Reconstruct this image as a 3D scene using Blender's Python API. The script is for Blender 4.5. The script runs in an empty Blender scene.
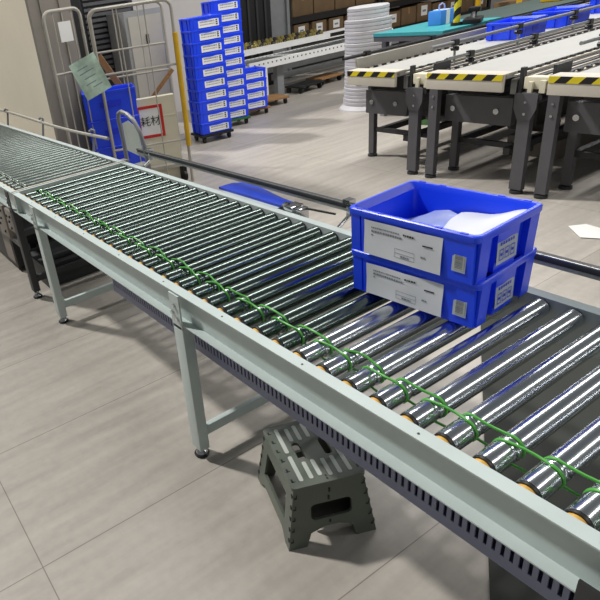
import bpy, bmesh, math, random
from mathutils import Matrix, Vector
random.seed(7)
C = bpy.context.scene.collection
PI = math.pi

# ------------------------------------------------------------------ materials
def new_mat(name):
    m = bpy.data.materials.new(name); m.use_nodes = True
    nt = m.node_tree; b = nt.nodes['Principled BSDF']
    return m, nt, b

def mat(name, col, rough=.5, metal=0.0, var=.08, scale=8.0, bump=0.0, trans=0.0, alpha=1.0, spec=.5, stretch=(1, 1, 1), emit=0):
    m, nt, b = new_mat(name)
    tc = nt.nodes.new('ShaderNodeTexCoord'); mp = nt.nodes.new('ShaderNodeMapping')
    mp.inputs['Scale'].default_value = stretch
    n = nt.nodes.new('ShaderNodeTexNoise'); n.inputs['Scale'].default_value = scale; n.inputs['Detail'].default_value = 4
    nt.links.new(tc.outputs['Object'], mp.inputs['Vector']); nt.links.new(mp.outputs['Vector'], n.inputs['Vector'])
    r = nt.nodes.new('ShaderNodeValToRGB')
    lo = [max(0, c * (1 - var)) for c in col]; hi = [min(1, c * (1 + var)) for c in col]
    r.color_ramp.elements[0].position = .3; r.color_ramp.elements[1].position = .7
    r.color_ramp.elements[0].color = (*lo, 1); r.color_ramp.elements[1].color = (*hi, 1)
    nt.links.new(n.outputs['Fac'], r.inputs['Fac']); nt.links.new(r.outputs['Color'], b.inputs['Base Color'])
    b.inputs['Roughness'].default_value = rough; b.inputs['Metallic'].default_value = metal
    b.inputs['Specular IOR Level'].default_value = spec
    if trans: b.inputs['Transmission Weight'].default_value = trans
    if alpha < 1: b.inputs['Alpha'].default_value = alpha
    if bump:
        bp = nt.nodes.new('ShaderNodeBump'); bp.inputs['Strength'].default_value = bump; bp.inputs['Distance'].default_value = .004
        nt.links.new(n.outputs['Fac'], bp.inputs['Height']); nt.links.new(bp.outputs['Normal'], b.inputs['Normal'])
    return m

def s(r, g, b):   # sRGB 0-255 -> linear
    f = lambda c: c / 12.92 if c <= .04045 else ((c + .055) / 1.055) ** 2.4
    return (f(r / 255), f(g / 255), f(b / 255))

M = {}
M['rail'] = mat('rail_paint', s(188, 200, 198), .42, 0, .04)
M['rail_far'] = mat('rail_paint_cool', s(184, 195, 194), .42, 0, .04)
M['steel'] = mat('galvanised_steel', s(205, 210, 214), .2, 1, .03, 14, 0)
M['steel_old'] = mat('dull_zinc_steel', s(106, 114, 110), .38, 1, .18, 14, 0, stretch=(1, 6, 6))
M['steel_mid'] = mat('galvanised_steel_dimmed', s(112, 124, 119), .22, 1, .03, 14, 0, stretch=(1, 6, 6))  # same roller steel, darkened to carry the dimmer surroundings of the middle rollers
M['chrome'] = mat('bright_zinc', s(200, 202, 205), .2, 1, .08)
M['orange'] = mat('amber_plastic', s(222, 172, 74), .4, 0, .08)
M['green'] = mat('green_belt', s(82, 164, 68), .35, 0, .1)
M['whitebelt'] = mat('pale_belt', s(140, 150, 140), .4, 0, .1)
M['black'] = mat('black_plastic', s(22, 22, 24), .45, 0, .15)
M['dark'] = mat('charcoal_paint', s(84, 84, 88), .5, 0, .06)
M['dark2'] = mat('dark_paint', s(48, 49, 52), .5, 0, .08)
M['duct'] = mat('grey_violet_plastic', s(124, 129, 156), .5, 0, .06)
M['blue'] = mat('blue_polypropylene', s(28, 72, 244), .33, 0, .06, 4)
M['blue2'] = mat('blue_polypropylene_deep', s(22, 50, 216), .36, 0, .08, 4)
M['blueplate'] = mat('blue_plate_paint', s(24, 62, 190), .4, 0, .12)
M['paper'] = mat('white_paper', s(216, 219, 226), .6, 0, .04, 6, .3)
M['ink'] = mat('grey_ink', s(128, 132, 142), .7, 0, .1)
M['inkdark'] = mat('black_ink', s(30, 30, 34), .7, 0, .1)
M['silverlabel'] = mat('silver_sticker', s(172, 182, 196), .45, 0, .08)
M['stool'] = mat('olive_grey_plastic', s(92, 99, 90), .45, 0, .06)
M['stooldark'] = mat('dark_olive_plastic', s(26, 29, 27), .55, 0, .08)
M['strip'] = mat('pale_grey_grip', s(186, 192, 186), .6, 0, .06)
M['wall'] = mat('beige_wall_paint', s(250, 240, 220), .6, 0, .03, 2)
M['column'] = mat('grey_paint_and_wall_shade', s(134, 128, 120), .6, 0, .05, 3)
M['cage'] = mat('grey_tube_paint', s(172, 168, 158), .4, .1, .05)
M['yellow'] = mat('yellow_plastic', s(206, 164, 26), .45, 0, .06)
M['cream'] = mat('cream_board', s(214, 208, 186), .6, 0, .04)
M['red'] = mat('red_print', s(196, 34, 30), .5, 0, .08)
M['white'] = mat('white_sheet', s(232, 232, 230), .5, 0, .02)
M['tag'] = mat('pale_green_tag', s(176, 200, 184), .35, 0, .16, 22)
M['wood'] = mat('brown_wood', s(150, 112, 70), .6, 0, .2, 12, .2, stretch=(1, 8, 8))
M['card'] = mat('brown_cardboard', s(108, 86, 60), .7, 0, .14, 5)
M['greywall'] = mat('off_white_wall', s(206, 202, 196), .7, 0, .03, 2)
M['foam'] = mat('white_foam', s(184, 183, 185), .55, 0, .05, 10, .4)
M['teal'] = mat('teal_mat', s(60, 150, 156), .4, 0, .06)
M['belt'] = mat('white_conveyor_belt', s(172, 172, 168), .45, 0, .03)
M['plate'] = mat('warm_white_plate', s(198, 192, 180), .42, 0, .03)
M['grey'] = mat('mid_grey_paint', s(132, 134, 136), .45, 0, .06)
M['alu'] = mat('aluminium_profile', s(150, 152, 152), .3, .8, .08)
M['mat'] = mat('dark_matte', s(44, 47, 42), .8, 0, .12, 6)  # near-black tone of the flat floor patch
M['greenwood'] = mat('green_dolly', s(40, 98, 52), .5, 0, .12)
M['film'] = mat('blue_grey_film', s(150, 164, 214), .3, 0, .2, 12, .6)
M['gold'] = mat('brass_wheel', s(160, 146, 84), .35, .4, .1)

def hazard():
    m, nt, b = new_mat('hazard_tape')
    tc = nt.nodes.new('ShaderNodeTexCoord'); sp = nt.nodes.new('ShaderNodeSeparateXYZ')
    nt.links.new(tc.outputs['Object'], sp.inputs[0])
    a = nt.nodes.new('ShaderNodeMath'); a.operation = 'ADD'
    nt.links.new(sp.outputs['Y'], a.inputs[0]); nt.links.new(sp.outputs['Z'], a.inputs[1])
    mu = nt.nodes.new('ShaderNodeMath'); mu.operation = 'MULTIPLY'; mu.inputs[1].default_value = 1 / .15
    nt.links.new(a.outputs[0], mu.inputs[0])
    fr = nt.nodes.new('ShaderNodeMath'); fr.operation = 'FRACT'; nt.links.new(mu.outputs[0], fr.inputs[0])
    gt = nt.nodes.new('ShaderNodeMath'); gt.operation = 'GREATER_THAN'; gt.inputs[1].default_value = .5
    nt.links.new(fr.outputs[0], gt.inputs[0])
    mx = nt.nodes.new('ShaderNodeMix'); mx.data_type = 'RGBA'
    mx.inputs[6].default_value = (*s(214, 196, 30), 1); mx.inputs[7].default_value = (*s(24, 22, 24), 1)
    nt.links.new(gt.outputs[0], mx.inputs[0]); nt.links.new(mx.outputs[2], b.inputs['Base Color'])
    b.inputs['Roughness'].default_value = .45
    return m
M['hazard'] = hazard()

def floor_mat():
    m, nt, b = new_mat('stone_tile_light_streaks')
    L = nt.links
    tc = nt.nodes.new('ShaderNodeTexCoord')
    mp = nt.nodes.new('ShaderNodeMapping'); mp.inputs['Location'].default_value = (.71, -2.865, 0)
    L.new(tc.outputs['Object'], mp.inputs['Vector'])
    br = nt.nodes.new('ShaderNodeTexBrick'); br.offset = 0; br.inputs['Scale'].default_value = 1
    br.inputs['Brick Width'].default_value = 1.35; br.inputs['Row Height'].default_value = .675
    br.inputs['Mortar Size'].default_value = .0022; br.inputs['Mortar Smooth'].default_value = .3
    br.inputs['Color1'].default_value = (*s(169, 163, 155), 1); br.inputs['Color2'].default_value = (*s(163, 157, 149), 1)
    br.inputs['Mortar'].default_value = (*s(124, 116, 108), 1)
    L.new(mp.outputs['Vector'], br.inputs['Vector'])
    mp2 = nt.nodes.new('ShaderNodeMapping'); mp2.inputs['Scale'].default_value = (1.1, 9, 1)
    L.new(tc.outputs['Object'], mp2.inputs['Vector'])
    n1 = nt.nodes.new('ShaderNodeTexNoise'); n1.inputs['Scale'].default_value = 1.6; n1.inputs['Detail'].default_value = 5  # streaks along X, painted in place of light bounced off the rollers
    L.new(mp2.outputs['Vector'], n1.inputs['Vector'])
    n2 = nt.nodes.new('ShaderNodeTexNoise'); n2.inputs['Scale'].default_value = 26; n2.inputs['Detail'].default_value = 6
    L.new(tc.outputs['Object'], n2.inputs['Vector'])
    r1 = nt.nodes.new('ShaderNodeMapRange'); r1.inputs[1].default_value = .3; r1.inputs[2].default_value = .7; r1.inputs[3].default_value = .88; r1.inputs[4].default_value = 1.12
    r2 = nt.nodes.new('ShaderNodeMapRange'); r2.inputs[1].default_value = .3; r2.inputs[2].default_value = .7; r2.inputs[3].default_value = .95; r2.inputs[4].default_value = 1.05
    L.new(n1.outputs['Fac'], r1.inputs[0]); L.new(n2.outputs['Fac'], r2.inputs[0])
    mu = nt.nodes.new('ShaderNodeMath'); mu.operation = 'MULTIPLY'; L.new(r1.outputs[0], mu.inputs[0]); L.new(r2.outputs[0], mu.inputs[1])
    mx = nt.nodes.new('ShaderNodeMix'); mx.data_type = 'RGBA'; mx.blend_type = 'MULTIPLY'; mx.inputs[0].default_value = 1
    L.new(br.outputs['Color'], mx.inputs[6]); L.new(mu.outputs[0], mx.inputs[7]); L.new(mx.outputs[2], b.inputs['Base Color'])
    b.inputs['Roughness'].default_value = .38; b.inputs['Specular IOR Level'].default_value = .4
    return m
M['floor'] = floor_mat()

# ------------------------------------------------------------------ mesh helpers
def box(bm, c, d, R=None, mi=0, bev=0.0):
    before = set(bm.faces)
    g = bmesh.ops.create_cube(bm, size=1)
    mtx = Matrix.Translation(Vector(c)) @ (R.to_4x4() if R else Matrix.Identity(4)) @ Matrix.Diagonal((*d, 1))
    bmesh.ops.transform(bm, matrix=mtx, verts=g['verts'])
    if bev:
        es = list({e for v in g['verts'] for e in v.link_edges})
        bmesh.ops.bevel(bm, geom=es, offset=bev, segments=2, affect='EDGES', profile=.6)
    for f in set(bm.faces) - before: f.material_index = mi

def bx(bm, x0, x1, y0, y1, z0, z1, mi=0, bev=0.0):
    box(bm, ((x0 + x1) / 2, (y0 + y1) / 2, (z0 + z1) / 2), (abs(x1 - x0), abs(y1 - y0), abs(z1 - z0)), None, mi, bev)

def bar(bm, a, b, w, h, mi=0, bev=0.0):
    a = Vector(a); b = Vector(b); d = b - a
    q = d.to_track_quat('Y', 'Z').to_matrix()
    box(bm, (a + b) / 2, (w, d.length, h), q, mi, bev)

def rod(bm, a, b, r, n=12, mi=0, r2=None):
    a = Vector(a); b = Vector(b); d = b - a
    before = set(bm.faces)
    g = bmesh.ops.create_cone(bm, cap_ends=True, segments=n, radius1=r, radius2=r if r2 is None else r2, depth=d.length)
    q = d.to_track_quat('Z', 'Y').to_matrix().to_4x4()
    bmesh.ops.transform(bm, matrix=Matrix.Translation((a + b) / 2) @ q, verts=g['verts'])
    for f in set(bm.faces) - before: f.material_index = mi

def tube(bm, pts, r, n=8, mi=0, closed=False):
    pts = [Vector(p) for p in pts]; rings = []; N = len(pts)
    up = Vector((0, 0, 1)); prev = None
    for i, p in enumerate(pts):
        a = pts[(i - 1) % N] if (closed or i > 0) else p
        b = pts[(i + 1) % N] if (closed or i < N - 1) else p
        t = (b - a).normalized()
        if prev is None:
            u = t.cross(up)
            if u.length < .05: u = t.cross(Vector((1, 0, 0)))
        else:
            u = prev - t * prev.dot(t)
        u.normalize(); prev = u; v = t.cross(u)
        rings.append([bm.verts.new(p + (u * math.cos(2 * PI * k / n) + v * math.sin(2 * PI * k / n)) * r) for k in range(n)])
    for i in range(N if closed else N - 1):
        A = rings[i]; B = rings[(i + 1) % N]
        for k in range(n):
            f = bm.faces.new((A[k], A[(k + 1) % n], B[(k + 1) % n], B[k])); f.material_index = mi
    if not closed:
        for R_, rev in ((rings[0], True), (rings[-1], False)):
            f = bm.faces.new(list(reversed(R_)) if rev else R_); f.material_index = mi

def lathe(bm, prof, axis='X', o=(0, 0, 0), n=24, mi=0, cap=True):
    rings = []; o = Vector(o)
    for t, r in prof:
        ring = []
        for k in range(n):
            a = 2 * PI * k / n; c, s_ = math.cos(a) * r, math.sin(a) * r
            p = (t, c, s_) if axis == 'X' else (c, s_, t)
            ring.append(bm.verts.new(o + Vector(p)))
        rings.append(ring)
    for A, B in zip(rings, rings[1:]):
        for k in range(n):
            f = bm.faces.new((A[k], A[(k + 1) % n], B[(k + 1) % n], B[k])); f.material_index = mi
    if cap:
        bm.faces.new(rings[0]).material_index = mi; bm.faces.new(rings[-1]).material_index = mi

def prism(bm, pts, axis, a, b, mi=0):
    def P(u, v, t):
        return {'X': (t, u, v), 'Y': (u, t, v), 'Z': (u, v, t)}[axis]
    A = [bm.verts.new(P(u, v, a)) for u, v in pts]; B = [bm.verts.new(P(u, v, b)) for u, v in pts]
    n = len(pts)
    fs = [bm.faces.new(A), bm.faces.new(B)] + [bm.faces.new((A[k], A[(k + 1) % n], B[(k + 1) % n], B[k])) for k in range(n)]
    for f in fs: f.material_index = mi

def plate(bm, outer, holes, th, mtx=None, mi=0):
    """flat sheet in local XY with holes, thickness th along -Z, then placed by mtx"""
    b2 = bmesh.new(); edges = []
    for loop in [outer] + holes:
        vs = [b2.verts.new((x, y, 0)) for x, y in loop]
        edges += [b2.edges.new((vs[k], vs[(k + 1) % len(vs)])) for k in range(len(vs))]
    bmesh.ops.triangle_fill(b2, use_beauty=True, edges=edges)
    g = bmesh.ops.extrude_face_region(b2, geom=list(b2.faces))
    vs = [v for v in g['geom'] if isinstance(v, bmesh.types.BMVert)]
    bmesh.ops.translate(b2, vec=(0, 0, -th), verts=vs)
    bmesh.ops.recalc_face_normals(b2, faces=list(b2.faces))
    if mtx is not None: bmesh.ops.transform(b2, matrix=mtx, verts=list(b2.verts))
    mp = {}
    for v in b2.verts: mp[v] = bm.verts.new(v.co)
    for f in b2.faces:
        nf = bm.faces.new([mp[v] for v in f.verts]); nf.material_index = mi
    b2.free()

def rrect(x0, x1, y0, y1, r=.01, n=4):
    out = []
    for cx, cy, a0 in ((x1 - r, y1 - r, 0), (x0 + r, y1 - r, PI / 2), (x0 + r, y0 + r, PI), (x1 - r, y0 + r, 1.5 * PI)):
        for k in range(n + 1):
            a = a0 + PI / 2 * k / n; out.append((cx + r * math.cos(a), cy + r * math.sin(a)))
    return out

def frame_m(o, ex, ey):
    ex = Vector(ex).normalized(); ey = Vector(ey); ey = (ey - ex * ey.dot(ex)).normalized(); ez = ex.cross(ey)
    m = Matrix((ex, ey, ez)).transposed().to_4x4(); m.translation = Vector(o); return m

def mesh_of(name, bm, mats, smooth=True, ang=32):
    bmesh.ops.recalc_face_normals(bm, faces=list(bm.faces))
    me = bpy.data.meshes.new(name); bm.to_mesh(me); bm.free()
    for m in (mats if isinstance(mats, (list, tuple)) else [mats]): me.materials.append(m)
    if smooth:
        me.polygons.foreach_set('use_smooth', [True] * len(me.polygons))
        me.set_sharp_from_angle(angle=math.radians(ang))
    return me

def link(name, me, parent=None, loc=(0, 0, 0), rot=None, world=False):
    o = bpy.data.objects.new(name, me); C.objects.link(o)
    o.location = loc
    if rot: o.rotation_euler = rot
    if parent is not None:
        o.parent = parent
        if world:
            w = Vector((0, 0, 0)); p = parent
            while p is not None: w += p.location; p = p.parent
            o.location = Vector(loc) - w
    return o

def obj(name, bm, mats, parent=None, loc=(0, 0, 0), rot=None, world=False, smooth=True, label=None, ang=32):
    o = link(name, mesh_of(name, bm, mats, smooth, ang), parent, loc, rot, world)
    if label: o['label'] = label
    return o

def tag(o, label=None, cat=None, group=None, kind=None):
    if label: o['label'] = label
    if cat: o['category'] = cat
    if group: o['group'] = group
    if kind: o['kind'] = kind
    return o

def thing(name, label, cat, loc=(0, 0, 0), rz=0.0, group=None):
    o = bpy.data.objects.new(name, None); C.objects.link(o); o.empty_display_size = .1
    o.location = loc; o.rotation_euler = (0, 0, rz)
    return tag(o, label, cat, group)

def copy_tree(o, parent=None):
    c = o.copy(); C.objects.link(c)
    if parent is not None: c.parent = parent
    for ch in list(o.children): copy_tree(ch, c)
    return c

NB = bmesh.new

# ------------------------------------------------------------------ setting
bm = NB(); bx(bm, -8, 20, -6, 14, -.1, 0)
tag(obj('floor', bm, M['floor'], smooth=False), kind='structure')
bm = NB(); bx(bm, 1.1, 1.5, 7.02, 13, 0, 3.2)
tag(obj('wall_left', bm, M['wall'], smooth=False), kind='structure')
bm = NB(); bx(bm, 1.1, 1.5, 6.96, 7.02, 0, 3.2); bx(bm, 1.2, 1.24, 6.945, 6.96, 0, 3.2); bx(bm, 1.38, 1.41, 6.945, 6.96, 0, 3.2)  # wall end face; its shade is put into the darker grey
tag(obj('trim_1', bm, M['column'], smooth=False), kind='structure')
bm = NB(); bx(bm, 2.0, 20, 13, 13.2, 0, 3.2)
tag(obj('wall_back', bm, M['greywall'], smooth=False), kind='structure')
bm = NB(); bx(bm, 3.3, 5.2, 9.75, 9.85, 0, 3.0)
tag(obj('wall_partition', bm, M['greywall'], smooth=False), kind='structure')
bm = NB(); bx(bm, 6.55, 7.0, 10.35, 10.75, 0, 3.2); bx(bm, 6.5, 6.56, 10.3, 10.8, 0, 3.2); bx(bm, 6.99, 7.05, 10.3, 10.8, 0, 3.2)
tag(obj('column_grey', bm, M['grey'], smooth=False), kind='structure')

# ------------------------------------------------------------------ near roller conveyor
W = .768; HZ = .74; RZ = .712; RR = .0275; PITCH = .09; Y0 = 3.2143; YA = .35; YB = 4.825
nc = thing('roller_conveyor', 'long pale grey roller conveyor with green drive belts, carrying the two blue totes', 'conveyor', (.384, 2.6, 0))

def channel(side):
    t = .004
    p = [(0, HZ), (.036, HZ), (.036, .612), (0, .612), (0, .612 + t), (.032, .612 + t), (.032, HZ - t), (0, HZ - t)]
    return p if side < 0 else [(W - x, z) for x, z in p]

def rail(side, ya, yb, m, parent):
    bm = NB(); prism(bm, channel(side), 'Y', ya, yb)
    if side < 0:
        y = ya + .2
        while y < yb - .1:
            rod(bm, (.016, y, HZ - .001), (.016, y, HZ + .0012), .003, 8, mi=1); y += .36
    return obj('side_rail', bm, [m, M['dark2']], parent, world=True, smooth=False)
near_rail = rail(-1, YA, YB, M['rail'], nc); far_rail = rail(1, YA, YB, M['rail_far'], nc)

def roller_mesh(mt, g1=.128, g2=.150):
    bm = NB()
    r = RR; x0, x1 = .056, .722
    pr = [(x0 - .0, r - .004), (x0 + .002, r), (g1 - .009, r), (g1 - .006, r - .0008), (g1 - .003, r - .0035), (g1 + .003, r - .0035), (g1 + .006, r - .0008),
          (g1 + .008, r + .0004), (g2 - .008, r + .0004), (g2 - .006, r - .0008), (g2 - .003, r - .0035), (g2 + .003, r - .0035), (g2 + .006, r - .0008), (g2 + .009, r), (x1 - .002, r), (x1, r - .004)]
    lathe(bm, pr, 'X', n=28)
    return mesh_of('roller', bm, mt, ang=50)
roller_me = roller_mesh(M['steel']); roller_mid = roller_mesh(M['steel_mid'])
bm = NB(); lathe(bm, [(.0365, .010), (.0375, .019), (.046, .0225), (.0565, .0235)], 'X', n=20); lathe(bm, [(.0495, .0264), (.0562, .0268)], 'X', n=24, mi=1)
cap_me = mesh_of('bearing_cap', bm, [M['orange'], M['black']])
bm = NB(); lathe(bm, [(.721, .0235), (.730, .0225), (.7355, .010)], 'X', n=16)
cap2_me = mesh_of('bearing_cap', bm, [M['black']])

def stadium(pitch, g, sag=.0, jig=0.0):
    r = RR - .0008; pts = []
    for k in range(13):
        a = PI / 2 + PI * k / 12; pts.append((g, math.cos(a) * r, math.sin(a) * r))
    for k in range(1, 5):
        t = k / 5; pts.append((g + jig * math.sin(PI * t), pitch * t, -r - sag * .3 * math.sin(PI * t)))
    for k in range(13):
        a = -PI / 2 + PI * k / 12; pts.append((g, pitch + math.cos(a) * r, math.sin(a) * r))
    for k in range(1, 5):
        t = k / 5; pts.append((g + jig * math.sin(PI * t), pitch * (1 - t), r + sag * math.sin(PI * t)))
    return pts

def belt_me(pitch, g, m, sag=0, jig=0, r=.0033):
    bm = NB(); tube(bm, stadium(pitch, g, sag, jig), r, 6, closed=True)
    return mesh_of('drive_belt', bm, m, ang=60)
bA = [belt_me(PITCH, .128, M['green'], sg, jg) for sg, jg in ((.0, .004), (.004, -.006), (.008, .007))]
bB = [belt_me(PITCH, .150, M['green'], sg, jg) for sg, jg in ((.0, -.004), (.005, .006), (.009, -.006))]

def rollers(parent, ys, me, beltsA, beltsB):
    for k, y in enumerate(ys):
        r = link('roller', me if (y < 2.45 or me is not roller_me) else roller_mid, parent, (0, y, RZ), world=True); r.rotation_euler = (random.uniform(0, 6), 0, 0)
        a = link('bearing_cap', cap_me, r); b = link('bearing_cap', cap2_me, r)
        if k < len(ys) - 1:
            src = beltsA if k % 2 == 0 else beltsB
            i = min(len(src) - 1, int(random.random() * (1.2 if y < 2.0 else 2.999)))
            link('drive_belt', src[i], parent, (0, y, RZ), world=True)
ys = [Y0 + PITCH * j for j in range(-30, 18)]
rollers(nc, ys, roller_me, bA, bB)
bm = NB(); bx(bm, .004, W - .004, YB - .02, YB - .002, .61, HZ + .003)
obj('end_plate', bm, M['rail'], nc, world=True, smooth=False)

def leveling_foot(parent, x, y):
    bm = NB()
    lathe(bm, [(0, .029), (.008, .031), (.013, .026)], 'Z', (x, y, 0), 20, mi=1)
    lathe(bm, [(.013, .024), (.024, .018), (.03, .008), (.07, .008)], 'Z', (x, y, 0), 20, mi=0)
    lathe(bm, [(.028, .015), (.036, .015)], 'Z', (x, y, 0), 6, mi=0)
    obj('leveling_foot', bm, [M['chrome'], M['black']], parent, world=True)

def leg_frame(parent, y, m, brace=.11, z0=.04):
    for sx in (0, 1):
        x0, x1 = (-.008, .036) if sx == 0 else (W - .036, W + .008)
        bm = NB(); bx(bm, x0, x1, y - .031, y + .031, z0, .612, bev=.003)
        bx(bm, x0, x0 + .006 if sx == 0 else x1, y - .031, y + .031, .60, HZ - .006) if sx == 0 else bx(bm, x1 - .006, x1, y - .031, y + .031, .60, HZ - .006)
        l = obj('leg', bm, m, parent, world=True)
        leveling_foot(l, (x0 + x1) / 2, y)
        bm = NB(); xo = x0 - .001 if sx == 0 else x1 + .001; dx = -.007 if sx == 0 else .007
        for dy, z in ((0, .69), (-.012, .64), (.016, .66)):
            rod(bm, (xo, y + dy, z), (xo + dx, y + dy, z), .008, 6)
        obj('bolt', bm, M['chrome'], l, world=True)
    bm = NB(); bx(bm, .03, W - .03, y - .012, y + .012, brace - .022, brace + .022, bev=.003)
    obj('cross_brace', bm, m, parent, world=True)
for y in (2.97, 4.468, 1.47): leg_frame(nc, y, M['rail'])
bm = NB(); bx(bm, -.012, -.006, 1.56, 1.64, .60, .66); rod(bm, (-.02, 1.6, .63), (-.006, 1.6, .63), .01, 6)
obj('corner_bracket', bm, M['dark2'], nc, world=True, label='black corner bracket with a bolt')

# slotted wiring duct under the near rail
bm = NB(); bx(bm, .089, .131, .9, 3.74, .442, .446); bx(bm, .085, .089, .9, 3.74, .442, .474); bx(bm, .131, .135, .9, 3.74, .442, .565)
y = .9
while y < 3.73:
    bx(bm, .085, .089, y, y + .0115, .474, .56); y += .02
bx(bm, .08, .14, .9, 3.74, .56, .566)
obj('wiring_duct', bm, M['duct'], nc, world=True, smooth=False, label='grey violet slotted wiring duct')
for y in (1.2, 2.4, 3.2, 4.1):
    bm = NB(); bx(bm, .03, .75, y - .015, y + .015, .585, .612)
    obj('cross_member', bm, M['rail_far'], nc, world=True, smooth=False)

# guide rail beyond the far side
bm = NB(); bx(bm, .838, .862, 1.2, 4.78, .782, .792, mi=1); bx(bm, .843, .857, 1.2, 4.78, .792, .803, mi=0); bx(bm, .838, .862, 1.2, 4.78, .803, .813, mi=0)
bx(bm, .8375, .842, 1.2, 4.78, .8105, .8145, mi=1)
gr = obj('guide_rail', bm, [M['dark2'], M['alu']], nc, world=True, smooth=False, label='dark guide rail with bright aluminium edges')
for y in (1.45, 2.98, 4.62):
    bm = NB(); bx(bm, .766, .772, y - .016, y + .016, .68, .735); rod(bm, (.77, y, .715), (.85, y, .76), .008, 10); rod(bm, (.85, y, .76), (.85, y, .822), .012, 10)
    bx(bm, .832, .868, y - .018, y + .018, .812, .83)
    obj('rail_bracket', bm, M['chrome'], gr, world=True)
# hoop beside the far rail
bm = NB()
pts = [(.85, 4.965, .70), (.85, 4.975, .86), (.85, 4.99, .97), (.85, 4.975, 1.015), (.85, 4.93, 1.03), (.85, 4.85, 1.02), (.85, 4.77, .985), (.85, 4.71, .92), (.85, 4.68, .84), (.85, 4.665, .70)]
pts2 = []
for a, b in zip(pts, pts[1:]):
    for k in range(3): pts2.append(Vector(a).lerp(Vector(b), k / 3))
tube(bm, pts2 + [Vector(pts[-1])], .0135, 10)
hp = obj('stop_hoop', bm, M['grey'], nc, world=True, label='grey bent tube hoop')
bm = NB(); bx(bm, .775, .84, 4.62, 4.71, .68, .74); bx(bm, .775, .84, 4.93, 4.99, .68, .72)
obj('clamp_block', bm, M['grey'], hp, world=True)
bm = NB(); plate(bm, [(4.70, .76), (4.93, .78), (4.94, .955), (4.85, .98), (4.74, .945)], [], .003, Matrix(((0, 0, 1, .85), (1, 0, 0, 0), (0, 1, 0, 0), (0, 0, 0, 1))))
obj('notice_sheet', bm, M['strip'], hp, world=True, smooth=False, label='pale grey sheet framed by the hoop')
# blue cover plate and sensor bracket outside the far rail
bm = NB(); plate(bm, [(.782, 3.797), (.862, 3.79), (.925, 3.728), (.857, 3.399), (.846, 3.31), (.784, 3.295)], [], .012, Matrix.Translation((0, 0, .752)))
bp = obj('cover_plate', bm, M['blueplate'], nc, world=True, smooth=False, label='blue cover plate')
bm = NB(); bx(bm, .766, .80, 3.33, 3.75, .725, .74)
obj('bracket_strip', bm, M['rail_far'], bp, world=True, smooth=False)
sb = NB(); bx(sb, .772, .842, 3.235, 3.292, .715, .762, bev=.006); bx(sb, .785, .835, 3.195, 3.24, .70, .758, bev=.008); rod(sb, (.815, 3.24, .752), (.865, 3.07, .742), .005, 8, mi=1); rod(sb, (.80, 3.285, .735), (.80, 3.31, .735), .03, 14, mi=1)
obj('sensor_bracket', sb, [M['chrome'], M['black']], nc, world=True, label='metal sensor bracket with a thin black rod')

# ------------------------------------------------------------------ second conveyor section beyond
fc = thing('roller_conveyor', 'darker roller conveyor section with pale belts, running on to the beige wall', 'conveyor', (.384, 7, 0))
rail(-1, 4.835, 9.4, M['rail'], fc)
rail(1, 4.835, 9.4, M['rail_far'], fc)
wA = [belt_me(.075, .100, M['whitebelt'], .003, .003)]; wB = [belt_me(.075, .120, M['whitebelt'], .004, -.003)]
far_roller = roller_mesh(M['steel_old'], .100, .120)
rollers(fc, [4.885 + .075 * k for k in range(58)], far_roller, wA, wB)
bm = NB(); bx(bm, .004, W - .004, 4.836, 4.852, .64, HZ + .004)
obj('end_plate', bm, M['plate'], fc, world=True, smooth=False)
for y in (4.93, 6.43, 7.93): leg_frame(fc, y, M['dark2'], .13, .05)
bm = NB(); bx(bm, -.012, .05, 4.95, 5.09, .45, .60, bev=.012)
for y, z in ((4.98, .56), (5.02, .52), (5.06, .55), (5.0, .48)): rod(bm, (-.02, y, z), (-.012, y, z), .009, 8, mi=1)
obj('drive_box', bm, [M['column'], M['dark2']], fc, world=True)
bm = NB(); bx(bm, -.012, .05, 5.14, 5.34, .36, .60, bev=.012)
for y, z in ((5.18, .56), (5.22, .50), (5.28, .45), (5.2, .41)): rod(bm, (-.02, y, z), (-.012, y, z), .009, 8, mi=1)
obj('drive_box', bm, [M['column'], M['dark2']], fc, world=True)
bm = NB(); bx(bm, .01, .05, 4.93, 7.93, .33, .37); bx(bm, .70, .74, 4.93, 7.93, .33, .37); bx(bm, .03, .74, 5.3, 5.35, .30, .34)
obj('long_brace', bm, M['dark'], fc, world=True, smooth=False)
bm = NB()
tube(bm, [(.80, y, .85 - .012 * math.sin((y - 5.1) * 2)) for y in [5.1 + .2 * k for k in range(22)]], .012, 8)
g2 = obj('guide_rail', bm, M['cage'], fc, world=True, label='pale grey tubular guide rail')
for y in (5.35, 6.41, 7.43, 8.4):
    bm = NB(); tube(bm, [(.775, y, .70), (.79, y, .77), (.81, y, .85), (.815, y, .875), (.80, y + .01, .885), (.785, y + .02, .872)], .010, 8)
    obj('rail_hook', bm, M['grey'], g2, world=True)
# black box added to fill in the shadow under the far section
cb = thing('shadow_fill_box', 'black box with a pale label, filling the shadow under the far conveyor section', 'cabinet', (.3, 5.75, 0))
bm = NB(); bx(bm, .06, .7, 5.45, 6.3, .02, .30, bev=.008)
obj('cabinet_body', bm, M['black'], cb, world=True)
bm = NB(); bx(bm, .056, .06, 5.48, 5.68, .06, .26)
obj('label_plate', bm, M['column'], cb, world=True, smooth=False)
bm = NB(); bx(bm, .12, .66, 4.99, 5.42, 0, .16, bev=.01); bx(bm, .2, .58, 5.05, 5.36, .16, .2, bev=.01)
tag(obj('drive_motor_box', bm, M['dark2']), 'dark grey motor box on the floor under the conveyor joint', 'motor')
# flat dark patch on the floor below the near end
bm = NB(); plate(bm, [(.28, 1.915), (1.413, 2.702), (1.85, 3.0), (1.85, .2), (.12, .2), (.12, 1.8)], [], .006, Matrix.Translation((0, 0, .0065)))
tag(obj('dark_floor_patch', bm, M['mat'], smooth=False), 'flat dark patch on the floor under the near end of the conveyor', 'mat')

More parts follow.
